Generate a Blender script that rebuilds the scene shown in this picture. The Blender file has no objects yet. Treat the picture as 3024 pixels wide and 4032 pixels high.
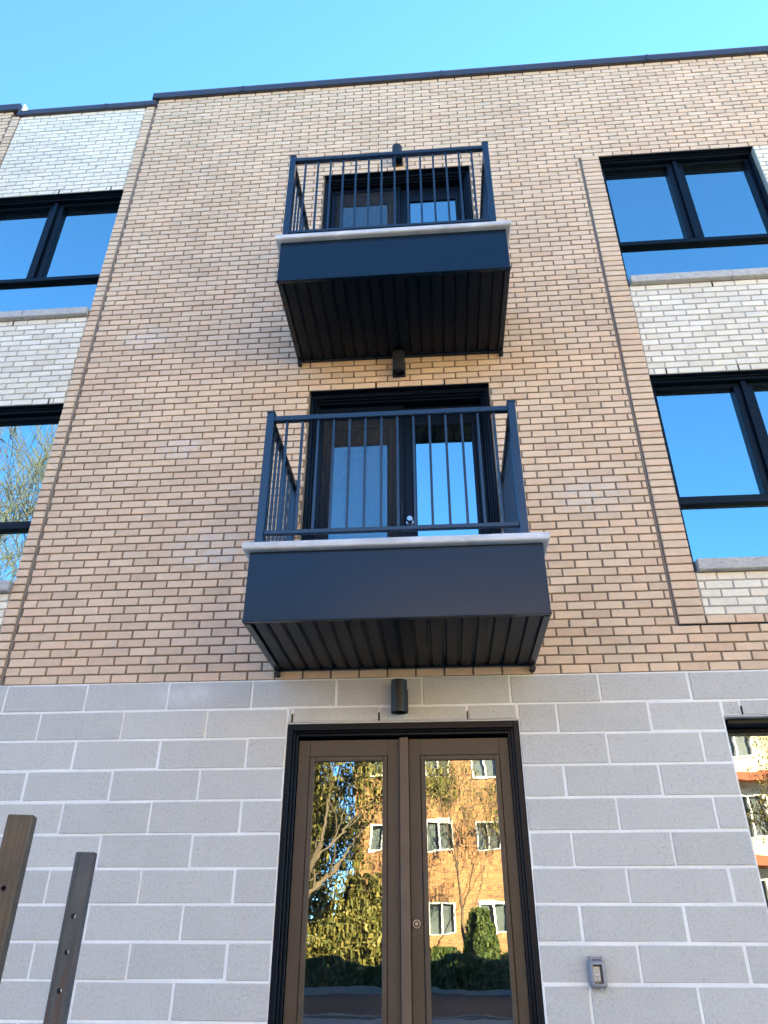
import bpy, math, random
from mathutils import Vector, Matrix, Euler
R = math.radians
rng = random.Random(7)
scene = bpy.context.scene
col = scene.collection

# ---------------------------------------------------------------- camera
CAM = Vector((3.1249, -4.9966, -1.5511))
cam_d = bpy.data.cameras.new('camera'); cam = bpy.data.objects.new('camera', cam_d); col.objects.link(cam)
cam.location = CAM
cam.rotation_mode = 'XYZ'
CAMROT = Matrix.Rotation(R(4.5223), 3, 'Z') @ Matrix.Rotation(R(119.96), 3, 'X') @ Matrix.Rotation(R(0.155), 3, 'Z')
cam.rotation_euler = CAMROT.to_euler('XYZ')
cam_d.sensor_fit = 'VERTICAL'; cam_d.sensor_height = 36.0; cam_d.sensor_width = 27.0
cam_d.lens = 2877.2 / 4032 * 36.0
cam_d.clip_start = 0.05; cam_d.clip_end = 2000
scene.camera = cam
scene.render.resolution_x = 768; scene.render.resolution_y = 1024

# ---------------------------------------------------------------- sky, sun, exposure
SUN_EL, SUN_AZ = R(25), R(30)            # behind the building, slightly to its right
world = bpy.data.worlds.new('World'); scene.world = world; world.use_nodes = True
wn, wl = world.node_tree.nodes, world.node_tree.links
sky = wn.new('ShaderNodeTexSky'); sky.sky_type = 'NISHITA'; sky.sun_disc = False
sky.sun_elevation = SUN_EL; sky.sun_rotation = SUN_AZ
sky.altitude = 0; sky.air_density = 0.5; sky.dust_density = 0.0; sky.ozone_density = 10.0
wl.new(sky.outputs[0], wn['Background'].inputs[0]); wn['Background'].inputs[1].default_value = 0.15
sun_d = bpy.data.lights.new('sun', 'SUN'); sun = bpy.data.objects.new('sun', sun_d); col.objects.link(sun)
sun_d.energy = 5.0; sun_d.angle = R(0.53); sun_d.color = (1.0, 0.86, 0.67)
sdir = Vector((math.sin(SUN_AZ) * math.cos(SUN_EL), math.cos(SUN_AZ) * math.cos(SUN_EL), math.sin(SUN_EL)))
sun.rotation_euler = sdir.to_track_quat('Z', 'Y').to_euler()
sun.location = (10, 30, 30)
vs = scene.view_settings
vs.view_transform = 'Standard'; vs.look = 'None'; vs.gamma = 1; vs.use_curve_mapping = False
vs.exposure = 3.4
vs.use_white_balance = True; vs.white_balance_temperature = 8150; vs.white_balance_tint = -12
scene.cycles.use_denoising = True
scene.cycles.max_bounces = 8; scene.cycles.transparent_max_bounces = 12
scene.cycles.caustics_reflective = False; scene.cycles.caustics_refractive = False
scene.cycles.sample_clamp_indirect = 6

# ---------------------------------------------------------------- material helpers
class NT:
    def __init__(s, name):
        s.m = bpy.data.materials.new(name); s.m.use_nodes = True
        s.n, s.l = s.m.node_tree.nodes, s.m.node_tree.links
        s.b = s.n['Principled BSDF']; s.out = s.n['Material Output']
    def add(s, t, **kw):
        n = s.n.new(t)
        for k, v in kw.items(): setattr(n, k, v)
        return n
    def put(s, sock, v):
        if hasattr(v, 'is_linked') or isinstance(v, bpy.types.NodeSocket): s.l.new(v, sock)
        else: sock.default_value = v
    def pos(s):
        if not hasattr(s, '_p'): s._p = s.add('ShaderNodeNewGeometry').outputs['Position']
        return s._p
    def vmul(s, v, k):
        n = s.add('ShaderNodeVectorMath', operation='MULTIPLY'); s.put(n.inputs[0], v); n.inputs[1].default_value = k; return n.outputs[0]
    def vadd(s, v, k):
        n = s.add('ShaderNodeVectorMath', operation='ADD'); s.put(n.inputs[0], v); s.put(n.inputs[1], k); return n.outputs[0]
    def noise(s, v, scale, detail=3, rough=.55, dist=0, out='Fac'):
        n = s.add('ShaderNodeTexNoise'); s.put(n.inputs['Vector'], v); n.inputs['Scale'].default_value = scale
        n.inputs['Detail'].default_value = detail; n.inputs['Roughness'].default_value = rough; n.inputs['Distortion'].default_value = dist
        return n.outputs[out]
    def math(s, op, a, b=0.0, clamp=False):
        n = s.add('ShaderNodeMath', operation=op, use_clamp=clamp); s.put(n.inputs[0], a); s.put(n.inputs[1], b); return n.outputs[0]
    def rng(s, v, a, b, c=0.0, d=1.0):
        n = s.add('ShaderNodeMapRange'); s.put(n.inputs[0], v); n.inputs[1].default_value = a; n.inputs[2].default_value = b
        n.inputs[3].default_value = c; n.inputs[4].default_value = d; return n.outputs[0]
    def ramp(s, v, stops, interp='LINEAR'):
        n = s.add('ShaderNodeValToRGB'); s.put(n.inputs[0], v); r = n.color_ramp; r.interpolation = interp
        while len(r.elements) < len(stops): r.elements.new(0.5)
        for e, (p, c) in zip(r.elements, stops): e.position = p; e.color = (*c, 1)
        return n.outputs[0]
    def mix(s, f, a, b, mode='MIX'):
        n = s.add('ShaderNodeMix', data_type='RGBA', blend_type=mode); s.put(n.inputs[0], f)
        s.put(n.inputs[6], a if not isinstance(a, tuple) else (*a, 1)); s.put(n.inputs[7], b if not isinstance(b, tuple) else (*b, 1)); return n.outputs[2]
    def bump(s, h, strength, dist=.01):
        n = s.add('ShaderNodeBump'); s.put(n.inputs['Height'], h); n.inputs['Strength'].default_value = strength; n.inputs['Distance'].default_value = dist
        return n.outputs[0]
    def fin(s, c=None, rough=.8, spec=None, metal=0, normal=None):
        if c is not None: s.put(s.b.inputs['Base Color'], c if not isinstance(c, tuple) else (*c, 1))
        s.put(s.b.inputs['Roughness'], rough); s.b.inputs['Metallic'].default_value = metal
        if spec is not None: s.b.inputs['Specular IOR Level'].default_value = spec
        if normal is not None: s.put(s.b.inputs['Normal'], normal)
        return s.m
    def rnd(s):
        oi = s.add('ShaderNodeObjectInfo'); at = s.add('ShaderNodeAttribute', attribute_name='rnd')
        return s.math('FRACT', s.math('ADD', oi.outputs['Random'], at.outputs['Fac']))

def brick_material(name, stops, speck, speck_amt, stain=True):
    t = NT(name); p = t.pos(); r = t.rnd()
    base = t.ramp(r, stops)
    r2 = t.math('FRACT', t.math('MULTIPLY', r, 17.31))
    base = t.mix(1.0, base, t.ramp(r2, [(0, (.90, .90, .90)), (1, (1.08, 1.08, 1.08))]), 'MULTIPLY')
    # drag marks and pits: short slanted streaks, and a soft mottling
    st = t.noise(t.vmul(p, (55, 55, 130)), 1.0, 3, .65, .6)
    base = t.mix(t.rng(st, .56, .72, 0, speck_amt), base, speck)
    pit = t.noise(t.vmul(p, (210, 210, 260)), 1.0, 2, .5)
    base = t.mix(t.rng(pit, .60, .74, 0, speck_amt * .7), base, speck)
    mo = t.noise(p, 13, 3, .6)
    base = t.mix(t.rng(mo, .35, .7, 0, .32), base, tuple(min(1, c * 1.25) for c in stops[1][1]))
    big = t.noise(p, .9, 3, .55)
    base = t.mix(1.0, base, t.ramp(big, [(.3, (.92, .91, .90)), (.7, (1.05, 1.04, 1.04))]), 'MULTIPLY')
    if stain:      # pale lime bloom in a few irregular places
        for (cx, cz, rad) in ((1.35, 1.05, .38), (4.35, 1.42, .36), (.45, 3.35, .30), (1.0, 2.05, .25)):
            d = t.vadd(p, (-cx, 0, -cz)); d = t.vmul(d, (1 / rad, 0, 1.6 / rad))
            ln = t.add('ShaderNodeVectorMath', operation='LENGTH'); t.put(ln.inputs[0], d)
            e = t.math('SUBTRACT', 1.0, ln.outputs['Value'], True)
            f = t.math('MULTIPLY', t.math('MULTIPLY', e, 1.7, True), t.rng(t.noise(p, 16, 3, .6), .40, .58, 0, 1), True)
            base = t.mix(t.math('MULTIPLY', f, .6), base, (.62, .575, .51))
    h = t.math('ADD', t.math('MULTIPLY', st, .7), t.math('MULTIPLY', pit, .5))
    return t.fin(base, .92, .25, normal=t.bump(h, .55, .004))

MATS = {}
MATS['tan'] = brick_material('tan_brick', [(0, (.65, .455, .31)), (.3, (.665, .487, .33)), (.62, (.67, .505, .352)), (.88, (.65, .492, .34)), (1, (.58, .43, .295))], (.30, .215, .15), .30)
MATS['pale'] = brick_material('pale_brick', [(0, (.72, .655, .525)), (.4, (.75, .695, .57)), (.8, (.76, .71, .59)), (1, (.71, .635, .49))], (.38, .34, .28), .45, False)

def mortar_material(name, c, amt=.25):
    t = NT(name); p = t.pos()
    n = t.noise(p, 60, 4, .65); b = t.noise(p, 3, 3, .5)
    cc = t.mix(t.rng(n, .35, .7, 0, amt), c, tuple(x * .55 for x in c))
    cc = t.mix(t.rng(b, .45, .7, 0, .35), cc, tuple(min(1, x * 1.3) for x in c))
    return t.fin(cc, .95, .2, normal=t.bump(n, .5, .004))
MATS['mortar'] = mortar_material('brown_mortar', (.225, .18, .138))
MATS['mortar_pale'] = mortar_material('grey_mortar', (.36, .33, .28))
MATS['mortar_block'] = mortar_material('white_mortar', (.76, .75, .71), .2)

def block_material():
    t = NT('concrete_block'); p = t.pos(); r = t.rnd()
    base = t.ramp(r, [(0, (.475, .462, .418)), (.35, (.50, .487, .442)), (.7, (.51, .497, .45)), (1, (.53, .517, .47))])
    a = t.noise(p, 62, 3, .75); b = t.noise(p, 150, 2, .6); c = t.noise(p, 5, 4, .6); v = t.noise(p, 38, 4, .7, .4)
    base = t.mix(t.rng(a, .53, .66, 0, .42), base, (.28, .275, .255))
    base = t.mix(t.rng(a, .46, .34, 0, .35), base, (.60, .59, .55))
    base = t.mix(t.rng(b, .6, .74, 0, .30), base, (.25, .245, .235))
    base = t.mix(t.rng(v, .55, .70, 0, .25), base, (.33, .31, .29))
    base = t.mix(t.rng(c, .48, .72, 0, .40), base, (.55, .535, .50))
    # a lime smear above the left of the entrance
    d = t.vmul(t.vadd(p, (-1.36, 0, .09)), (3.2, 0, 8.0)); ln = t.add('ShaderNodeVectorMath', operation='LENGTH'); t.put(ln.inputs[0], d)
    f = t.math('MULTIPLY', t.math('SUBTRACT', 1.0, ln.outputs['Value'], True), t.rng(c, .35, .6, .2, 1))
    base = t.mix(t.math('MULTIPLY', f, .7), base, (.68, .68, .67))
    h = t.math('ADD', t.math('MULTIPLY', a, 1.0), t.math('MULTIPLY', b, .6))
    return t.fin(base, .95, .2, normal=t.bump(h, .6, .005))
MATS['block'] = block_material()

def painted_metal(name, c, rough=.38, spec=.5, dirt=.15, wav=.0, ior=1.5):
    k_ior = ior
    t = NT(name); p = t.pos()
    n = t.noise(p, 7, 4, .6); f = t.noise(p, 140, 2, .5)
    cc = t.mix(t.rng(n, .4, .75, 0, dirt), c, tuple(min(1, x * 1.7 + .01) for x in c))
    h = t.math('ADD', t.math('MULTIPLY', f, .012), t.math('MULTIPLY', t.noise(p, 2.2, 1, .5), wav))
    t.b.inputs['IOR'].default_value = k_ior
    return t.fin(cc, t.rng(n, .3, .7, rough - .05, rough + .1) if dirt else rough, spec, normal=t.bump(h, .25, .01))
MATS['charcoal'] = painted_metal('charcoal_paint', (.002, .0088, .018), .26, .38, 0, 0, 1.5)
MATS['rail'] = painted_metal('railing_paint', (.006, .012, .023), .26, .5, 0, 0, 1.65)
MATS['black'] = painted_metal('black_frame', (.0032, .0062, .011), .32, .22, 0, 0, 1.4)
MATS['lamp'] = painted_metal('lamp_black', (.014, .0145, .016), .5, .4, .1)
MATS['bronze'] = painted_metal('dark_bronze', (.062, .044, .028), .48, .4, .35)
MATS['bronze_post'] = painted_metal('worn_bronze', (.105, .068, .042), .55, .4, .4)
MATS['coping'] = painted_metal('coping_metal', (.030, .030, .042), .42, .5, .3, .6)
MATS['steel'] = painted_metal('brushed_steel', (.42, .42, .43), .28, .5, .2); MATS['steel'].node_tree.nodes['Principled BSDF'].inputs['Metallic'].default_value = 1
MATS['flash'] = painted_metal('galvanised_flashing', (.6, .61, .62), .45, .5, .3)
MATS['grey_plastic'] = painted_metal('grey_plastic', (.25, .25, .26), .4, .5, .1)
MATS['white_plastic'] = painted_metal('white_plastic', (.82, .82, .80), .35, .5, .1)
MATS['sealant'] = painted_metal('sealant', (.20, .17, .14), .7, .3, .3)
MATS['sealant_pale'] = painted_metal('pale_sealant', (.52, .50, .46), .6, .3, .3)

def soffit_material():
    t = NT('perforated_soffit'); p = t.pos()
    v = t.add('ShaderNodeTexVoronoi', feature='F1'); v.inputs['Randomness'].default_value = 0.0; v.inputs['Scale'].default_value = 1.0
    t.put(v.inputs['Vector'], t.vmul(p, (75, 58, 0)))
    dot = t.rng(v.outputs['Distance'], .20, .30, 1, 0)
    n = t.noise(p, 9, 3, .5)
    c = t.mix(t.rng(n, .4, .7, 0, .3), (.003, .0065, .0125), (.006, .0098, .016))
    c = t.mix(dot, c, (.001, .001, .001))
    return t.fin(c, .42, .2, normal=t.bump(dot, -.3, .003))
MATS['soffit'] = soffit_material()

def stone_material(name, c, sc=1.0):
    t = NT(name); p = t.pos()
    n = t.noise(t.vmul(p, (1, 1, 2.2)), 26 * sc, 5, .65, .8); f = t.noise(p, 190, 2, .5); b = t.noise(p, 4, 3, .5)
    cc = t.mix(t.rng(n, .35, .68), tuple(x * .72 for x in c), tuple(min(1, x * 1.15) for x in c))
    cc = t.mix(t.rng(f, .58, .72, 0, .4), cc, tuple(x * .5 for x in c))
    cc = t.mix(t.rng(b, .45, .7, 0, .25), cc, tuple(x * .8 for x in c))
    return t.fin(cc, .9, .25, normal=t.bump(t.math('ADD', n, t.math('MULTIPLY', f, .3)), .6, .006))
MATS['sill'] = stone_material('limestone_sill', (.47, .455, .42))
MATS['slab'] = stone_material('balcony_slab', (.60, .615, .625), .08)
MATS['concrete'] = stone_material('step_concrete', (.40, .39, .37), .4)

def glass_material(name, ior, tint, wave=None, dirt=0.0, rcol=(1, 1, 1)):
    t = NT(name); p = t.pos()
    gl = t.add('ShaderNodeBsdfGlossy'); gl.inputs['Roughness'].default_value = 0.0; gl.inputs['Color'].default_value = (*rcol, 1)
    tr = t.add('ShaderNodeBsdfTransparent'); tr.inputs['Color'].default_value = (*tint, 1)
    fr = t.add('ShaderNodeFresnel'); fr.inputs['IOR'].default_value = ior
    if wave:
        h = None
        for (sx, sz, dist, amp) in wave:
            w = t.noise(t.vmul(p, (sx, 1, sz)), 1.0, 1, .5, dist); w = t.math('MULTIPLY', w, amp)
            h = w if h is None else t.math('ADD', h, w)
        nb = t.bump(h, 1.0, 1.0); t.put(gl.inputs['Normal'], nb)
    mx = t.add('ShaderNodeMixShader'); t.put(mx.inputs[0], fr.outputs[0]); t.put(mx.inputs[1], tr.outputs[0]); t.put(mx.inputs[2], gl.outputs[0])
    res = mx.outputs[0]
    if dirt:
        df = t.add('ShaderNodeBsdfDiffuse'); df.inputs['Color'].default_value = (.5, .5, .48, 1)
        m2 = t.add('ShaderNodeMixShader'); t.put(m2.inputs[0], t.rng(t.noise(p, 5, 4, .6), .35, .75, 0, dirt)); t.put(m2.inputs[1], res); t.put(m2.inputs[2], df.outputs[0]); res = m2.outputs[0]
    t.l.new(res, t.out.inputs['Surface'])
    return t.m
MATS['glass'] = glass_material('window_glass', 6.0, (.45, .50, .50), [(1.2, 1.2, 0, .0012)], .012, (.72, 1.0, 1.0))
MATS['door_glass'] = glass_material('entrance_glass', 3.4, (.30, .32, .32), [(2.0, 3.0, .3, .0007), (4, 14, .2, .00014), (9, 30, .0, .00003)], .02)
MATS['bal_glass'] = glass_material('balcony_door_glass', 5.5, (.40, .44, .45), [(1.5, 2.0, .2, .0006)], .02, (.70, .98, 1.0))
MATS['clear'] = glass_material('clear_cover', 1.2, (.95, .95, .96))
def screen_material():
    t = NT('insect_screen'); p = t.pos()
    tr = t.add('ShaderNodeBsdfTransparent'); df = t.add('ShaderNodeBsdfDiffuse'); df.inputs['Color'].default_value = (.05, .05, .052, 1)
    mx = t.add('ShaderNodeMixShader')
    t.put(mx.inputs[0], t.rng(t.noise(t.vmul(p, (6, 1, 60)), 1, 2, .5), .3, .7, .36, .48)); t.put(mx.inputs[1], tr.outputs[0]); t.put(mx.inputs[2], df.outputs[0])
    t.l.new(mx.outputs[0], t.out.inputs['Surface']); return t.m
MATS['screen'] = screen_material()

def post_material(name, c1, c2, rust):
    t = NT(name); tc = t.add('ShaderNodeTexCoord').outputs['Object']
    g = t.noise(t.vmul(tc, (60, 60, 2.2)), 1, 4, .65, 1.2); n = t.noise(tc, 9, 4, .6); f = t.noise(tc, 120, 3, .6)
    c = t.mix(t.rng(n, .35, .65), c1, c2)
    c = t.mix(t.rng(g, .42, .62, 0, .55), c, tuple(x * .45 for x in c1))
    c = t.mix(t.rng(t.noise(t.vmul(tc, (40, 40, 1.2)), 1.3, 3, .6, .5), .62, .70, 0, .8), c, rust)
    c = t.mix(t.rng(f, .66, .74, 0, .5), c, (.30, .28, .25))
    return t.fin(c, .62, .4, normal=t.bump(t.math('ADD', g, t.math('MULTIPLY', f, .4)), .5, .003))
MATS['post_brown'] = post_material('weathered_brown', (.115, .085, .055), (.075, .058, .042), (.10, .035, .018))
MATS['post_grey'] = post_material('weathered_grey', (.062, .066, .07), (.09, .088, .082), (.12, .038, .02))

def plain(name, c, rough=.8, amt=.3, sc=8):
    t = NT(name); p = t.pos(); n = t.noise(p, sc, 4, .6)
    return t.fin(t.mix(t.rng(n, .35, .7, 0, amt), c, tuple(x * .6 for x in c)), rough, .3)
MATS['interior'] = plain('interior_plaster', (.30, .29, .27))
MATS['dark'] = plain('dark_void', (.006, .006, .006))
MATS['asphalt'] = plain('asphalt', (.032, .032, .031), .9, .4, 14)
MATS['ground'] = plain('bounce_gravel', (.50, .465, .405), .95, .5, 3)  # tone kept pale so the unseen yard bounces light onto the shaded wall
MATS['pavement'] = plain('pavement_concrete', (.22, .215, .20), .9, .3, 4)
MATS['lawn'] = plain('dry_lawn', (.085, .085, .03), .95, .6, 5)
MATS['kerb'] = plain('kerb_stone', (.20, .195, .185), .9, .3, 6)
MATS['bark'] = plain('bark', (.13, .10, .075), .95, .6, 25)
MATS['grey_bark'] = plain('grey_bark', (.115, .095, .075), .95, .5, 25)
MATS['white_trim'] = plain('white_window_trim', (.80, .79, .76), .6, .1)
MATS['cream'] = plain('cream_stucco', (.62, .55, .39), .9, .15)
MATS['red_trim'] = plain('red_awning', (.36, .10, .06), .8, .2)
MATS['curtain'] = plain('window_dark', (.10, .12, .13), .25, .4, 3)
def facing_brick():
    t = NT('orange_brick'); p = t.pos()
    mp = t.add('ShaderNodeCombineXYZ'); sp = t.add('ShaderNodeSeparateXYZ'); t.put(sp.inputs[0], p)
    t.put(mp.inputs[0], sp.outputs[0]); t.put(mp.inputs[1], sp.outputs[2])
    b = t.add('ShaderNodeTexBrick'); t.put(b.inputs['Vector'], mp.outputs[0]); b.inputs['Scale'].default_value = 1
    b.inputs['Color1'].default_value = (.42, .235, .125, 1); b.inputs['Color2'].default_value = (.35, .185, .10, 1); b.inputs['Mortar'].default_value = (.20, .12, .08, 1)
    b.inputs['Brick Width'].default_value = .24; b.inputs['Row Height'].default_value = .10; b.inputs['Mortar Size'].default_value = .012
    n = t.noise(p, .8, 4, .6)
    return t.fin(t.mix(1.0, b.outputs['Color'], t.ramp(n, [(.3, (.8, .78, .75)), (.7, (1.15, 1.1, 1.05))]), 'MULTIPLY'), .9, .2)
MATS['orange'] = facing_brick()
def leaf_material(name, a, b):
    t = NT(name); at = t.add('ShaderNodeAttribute', attribute_name='rnd')
    c = t.ramp(at.outputs['Fac'], [(0, a), (1, b)])
    m = t.fin(c, .6, .3); return m
MATS['leaf_olive'] = leaf_material('olive_leaf', (.055, .07, .018), (.22, .18, .055))
MATS['leaf_green'] = leaf_material('green_leaf', (.025, .05, .015), (.08, .10, .025))

# ---------------------------------------------------------------- mesh helpers
class MB:
    def __init__(s): s.v = []; s.f = []; s.r = []; s.sm = []
    def q(s, *idx, r=0.0, sm=False): s.f.append(idx); s.r.append(r); s.sm.append(sm)
    def box(s, x0, x1, y0, y1, z0, z1, r=0.0):
        b = len(s.v); s.v += [(x, y, z) for z in (z0, z1) for y in (y0, y1) for x in (x0, x1)]
        for f in ((0, 2, 3, 1), (4, 5, 7, 6), (0, 1, 5, 4), (2, 6, 7, 3), (0, 4, 6, 2), (1, 3, 7, 5)): s.q(*[b + i for i in f], r=r)
        return s
    def brick(s, x0, x1, y0, y1, z0, z1, c=.0025, r=0.0, slop=0.0):
        """open-backed brick: front face with eased arrises"""
        b = len(s.v); j = lambda: rng.uniform(-slop, slop)
        x0 += j(); x1 += j(); z0 += j(); z1 += j(); ya = y0 + j(); yb = y0 + j()
        s.v += [(x0 + c, ya, z0 + c), (x1 - c, yb, z0 + c), (x1 - c, yb, z1 - c), (x0 + c, ya, z1 - c)]
        s.v += [(x0, ya + c, z0), (x1, yb + c, z0), (x1, yb + c, z1), (x0, ya + c, z1)]
        s.v += [(x0, y1, z0), (x1, y1, z0), (x1, y1, z1), (x0, y1, z1)]
        s.q(b, b + 1, b + 2, b + 3, r=r)
        for k in range(4):
            n = (k + 1) % 4
            s.q(b + 4 + k, b + 4 + n, b + n, b + k, r=r); s.q(b + 8 + k, b + 8 + n, b + 4 + n, b + 4 + k, r=r)
        return s
    def cbox(s, x0, x1, y0, y1, z0, z1, c=.003):
        """box with chamfered edges"""
        b = len(s.v); X, Y, Z = (x0, x1), (y0, y1), (z0, z1); id = {}
        for i in (0, 1):
            for j in (0, 1):
                for k in (0, 1):
                    sx, sy, sz = (c if i == 0 else -c), (c if j == 0 else -c), (c if k == 0 else -c)
                    for a in range(3):
                        id[(i, j, k, a)] = len(s.v)
                        s.v.append((X[i] + (0 if a == 0 else sx), Y[j] + (0 if a == 1 else sy), Z[k] + (0 if a == 2 else sz)))
        for a in range(3):
            u, w = [(1, 2), (2, 0), (0, 1)][a]
            for side in (0, 1):
                loop = []
                for (p, q) in ((0, 0), (1, 0), (1, 1), (0, 1)):
                    key = [0, 0, 0]; key[a] = side; key[u] = p; key[w] = q; loop.append(id[(*key, a)])
                s.q(*(loop if side else loop[::-1]))
        for a in range(3):      # edges running along axis a
            u, w = [(1, 2), (2, 0), (0, 1)][a]
            for p in (0, 1):
                for q in (0, 1):
                    k0 = [0, 0, 0]; k0[u] = p; k0[w] = q; k1 = k0[:]; k1[a] = 1
                    f = [id[(*k0, u)], id[(*k1, u)], id[(*k1, w)], id[(*k0, w)]]
                    s.q(*(f if p != q else f[::-1]))
        for i in (0, 1):
            for j in (0, 1):
                for k in (0, 1):
                    f = [id[(i, j, k, a)] for a in range(3)]
                    s.q(*(f if (i + j + k) % 2 else f[::-1]))
        return s
    def cyl(s, c, axis, r0, r1, h, n=24, caps=(True, True), sm=True):
        """frustum from c along axis"""
        ax = Vector(axis).normalized(); t = ax.orthogonal().normalized(); u = ax.cross(t); c = Vector(c); b = len(s.v)
        for (o, rr) in ((0, r0), (h, r1)):
            for i in range(n):
                a = 2 * math.pi * i / n; s.v.append(tuple(c + ax * o + (t * math.cos(a) + u * math.sin(a)) * rr))
        for i in range(n): s.q(b + i, b + (i + 1) % n, b + n + (i + 1) % n, b + n + i, sm=sm)
        if caps[0]: s.q(*[b + i for i in range(n)][::-1])
        if caps[1]: s.q(*[b + n + i for i in range(n)])
        return s
    def tube(s, pts, rad, n=6, r=0.0):
        prev = None; b0 = None
        for i, (p, ra) in enumerate(zip(pts, rad)):
            p = Vector(p); d = (Vector(pts[min(i + 1, len(pts) - 1)]) - Vector(pts[max(i - 1, 0)])).normalized()
            t = d.cross(Vector((.3, .2, 1))) if abs(d.z) < .95 else d.cross(Vector((1, 0, 0))); t.normalize(); u = d.cross(t)
            b = len(s.v)
            for k in range(n):
                a = 2 * math.pi * k / n; s.v.append(tuple(p + (t * math.cos(a) + u * math.sin(a)) * ra))
            if prev is not None:
                for k in range(n): s.q(prev + k, prev + (k + 1) % n, b + (k + 1) % n, b + k, r=r, sm=True)
            prev = b
        return s
    def ring(s, outer, inner, y, flip=False):
        b = len(s.v); n = len(outer)
        s.v += [(x, y, z) for x, z in outer] + [(x, y, z) for x, z in inner]
        for i in range(n):
            j = (i + 1) % n; f = (b + i, b + j, b + n + j, b + n + i); s.q(*(f[::-1] if flip else f))
        return b
    def prism(s, loop, y0, y1):
        """closed x-z outline extruded along y"""
        b = len(s.v); n = len(loop); s.v += [(x, y0, z) for x, z in loop] + [(x, y1, z) for x, z in loop]
        s.q(*range(b, b + n)); s.q(*[b + n + i for i in range(n)][::-1])
        for i in range(n): j = (i + 1) % n; s.q(b + i, b + n + i, b + n + j, b + j)
        return s
    def mesh(s, name, mat, rnd=False):
        m = bpy.data.meshes.new(name); m.from_pydata(s.v, [], s.f); m.materials.append(MATS[mat])
        if rnd:
            at = m.attributes.new('rnd', 'FLOAT', 'FACE'); at.data.foreach_set('value', s.r)
        if any(s.sm): m.polygons.foreach_set('use_smooth', s.sm)
        m.update(); return m
    def build(s, name, mat, parent=None, rnd=False):
        return link(name, s.mesh(name, mat, rnd), parent)

ROOTLOC = {}
def link(name, mesh, parent=None, loc=None):
    o = bpy.data.objects.new(name, mesh); col.objects.link(o)
    if loc is not None: o.location = loc
    if parent is not None:
        o.parent = parent
        L = ROOTLOC.get(parent.name)
        if L is not None: o.matrix_parent_inverse = Matrix.Translation(-L)
    return o
def thing(name, label, cat, loc, group=None):
    o = bpy.data.objects.new(name, None); col.objects.link(o); o.location = loc; o.empty_display_size = .1
    ROOTLOC[o.name] = Vector(loc); tag(o, label, cat, group); return o
def tag(o, label, cat, group=None):
    o['label'] = label; o['category'] = cat
    if group: o['group'] = group
    return o
def struct(o): o['kind'] = 'structure'; return o
def part(name, parent):
    """a part that is only a holder at the thing's place"""
    o = bpy.data.objects.new(name, None); col.objects.link(o); o.parent = parent; o.empty_display_size = .05
    L = ROOTLOC.get(parent.name)
    if L is not None: o.matrix_parent_inverse = Matrix.Translation(-L)
    return o

def sheet(x0, x1, z0, z1, holes, yf, yb):
    """upright slab with rectangular openings"""
    xs = sorted({x0, x1, *[min(max(h[i], x0), x1) for h in holes for i in (0, 1)]})
    zs = sorted({z0, z1, *[min(max(h[i], z0), z1) for h in holes for i in (2, 3)]})
    mb = MB()
    solid = lambda i, j: 0 <= i < len(xs) - 1 and 0 <= j < len(zs) - 1 and not any(
        h[0] < (xs[i] + xs[i + 1]) / 2 < h[1] and h[2] < (zs[j] + zs[j + 1]) / 2 < h[3] for h in holes)
    def quad(*p): b = len(mb.v); mb.v += p; mb.q(b, b + 1, b + 2, b + 3)
    for i in range(len(xs) - 1):
        for j in range(len(zs) - 1):
            if not solid(i, j): continue
            a, b, c, d = xs[i], xs[i + 1], zs[j], zs[j + 1]
            quad((a, yf, c), (b, yf, c), (b, yf, d), (a, yf, d)); quad((a, yb, d), (b, yb, d), (b, yb, c), (a, yb, c))
            if not solid(i - 1, j): quad((a, yb, c), (a, yf, c), (a, yf, d), (a, yb, d))
            if not solid(i + 1, j): quad((b, yf, c), (b, yb, c), (b, yb, d), (b, yf, d))
            if not solid(i, j - 1): quad((a, yb, c), (b, yb, c), (b, yf, c), (a, yf, c))
            if not solid(i, j + 1): quad((a, yf, d), (b, yf, d), (b, yb, d), (a, yb, d))
    return mb

def cut(rects, holes):
    """rectangles minus openings"""
    out = []
    for (a, b, c, d) in rects:
        todo = [(a, b, c, d)]
        for h in holes:
            nxt = []
            for (p, q, r, s) in todo:
                if q <= h[0] + 1e-6 or p >= h[1] - 1e-6 or s <= h[2] + 1e-6 or r >= h[3] - 1e-6: nxt.append((p, q, r, s)); continue
                if p < h[0]: nxt.append((p, h[0], r, s))
                if q > h[1]: nxt.append((h[1], q, r, s))
                m0, m1 = max(p, h[0]), min(q, h[1])
                if r < h[2]: nxt.append((m0, m1, r, h[2]))
                if s > h[3]: nxt.append((m0, m1, h[3], s))
            todo = nxt
        out += todo
    return out
def courses(x0, x1, z0, z1, L, H, off):
    rects = []; n0 = round(z0 / H)
    for i in range(n0, int(math.ceil(z1 / H - 1e-6))):
        zz0, zz1 = max(z0, i * H), min(z1, (i + 1) * H)
        if zz1 - zz0 < .02: continue
        o = off + (L / 2 if i % 2 else 0); k = math.floor((x0 - o) / L); x = o + k * L
        while x < x1 - 1e-6:
            a, b = max(x, x0), min(x + L, x1)
            if b - a > .012: rects.append((a, b, zz0, zz1))
            x += L
    return rects

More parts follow.
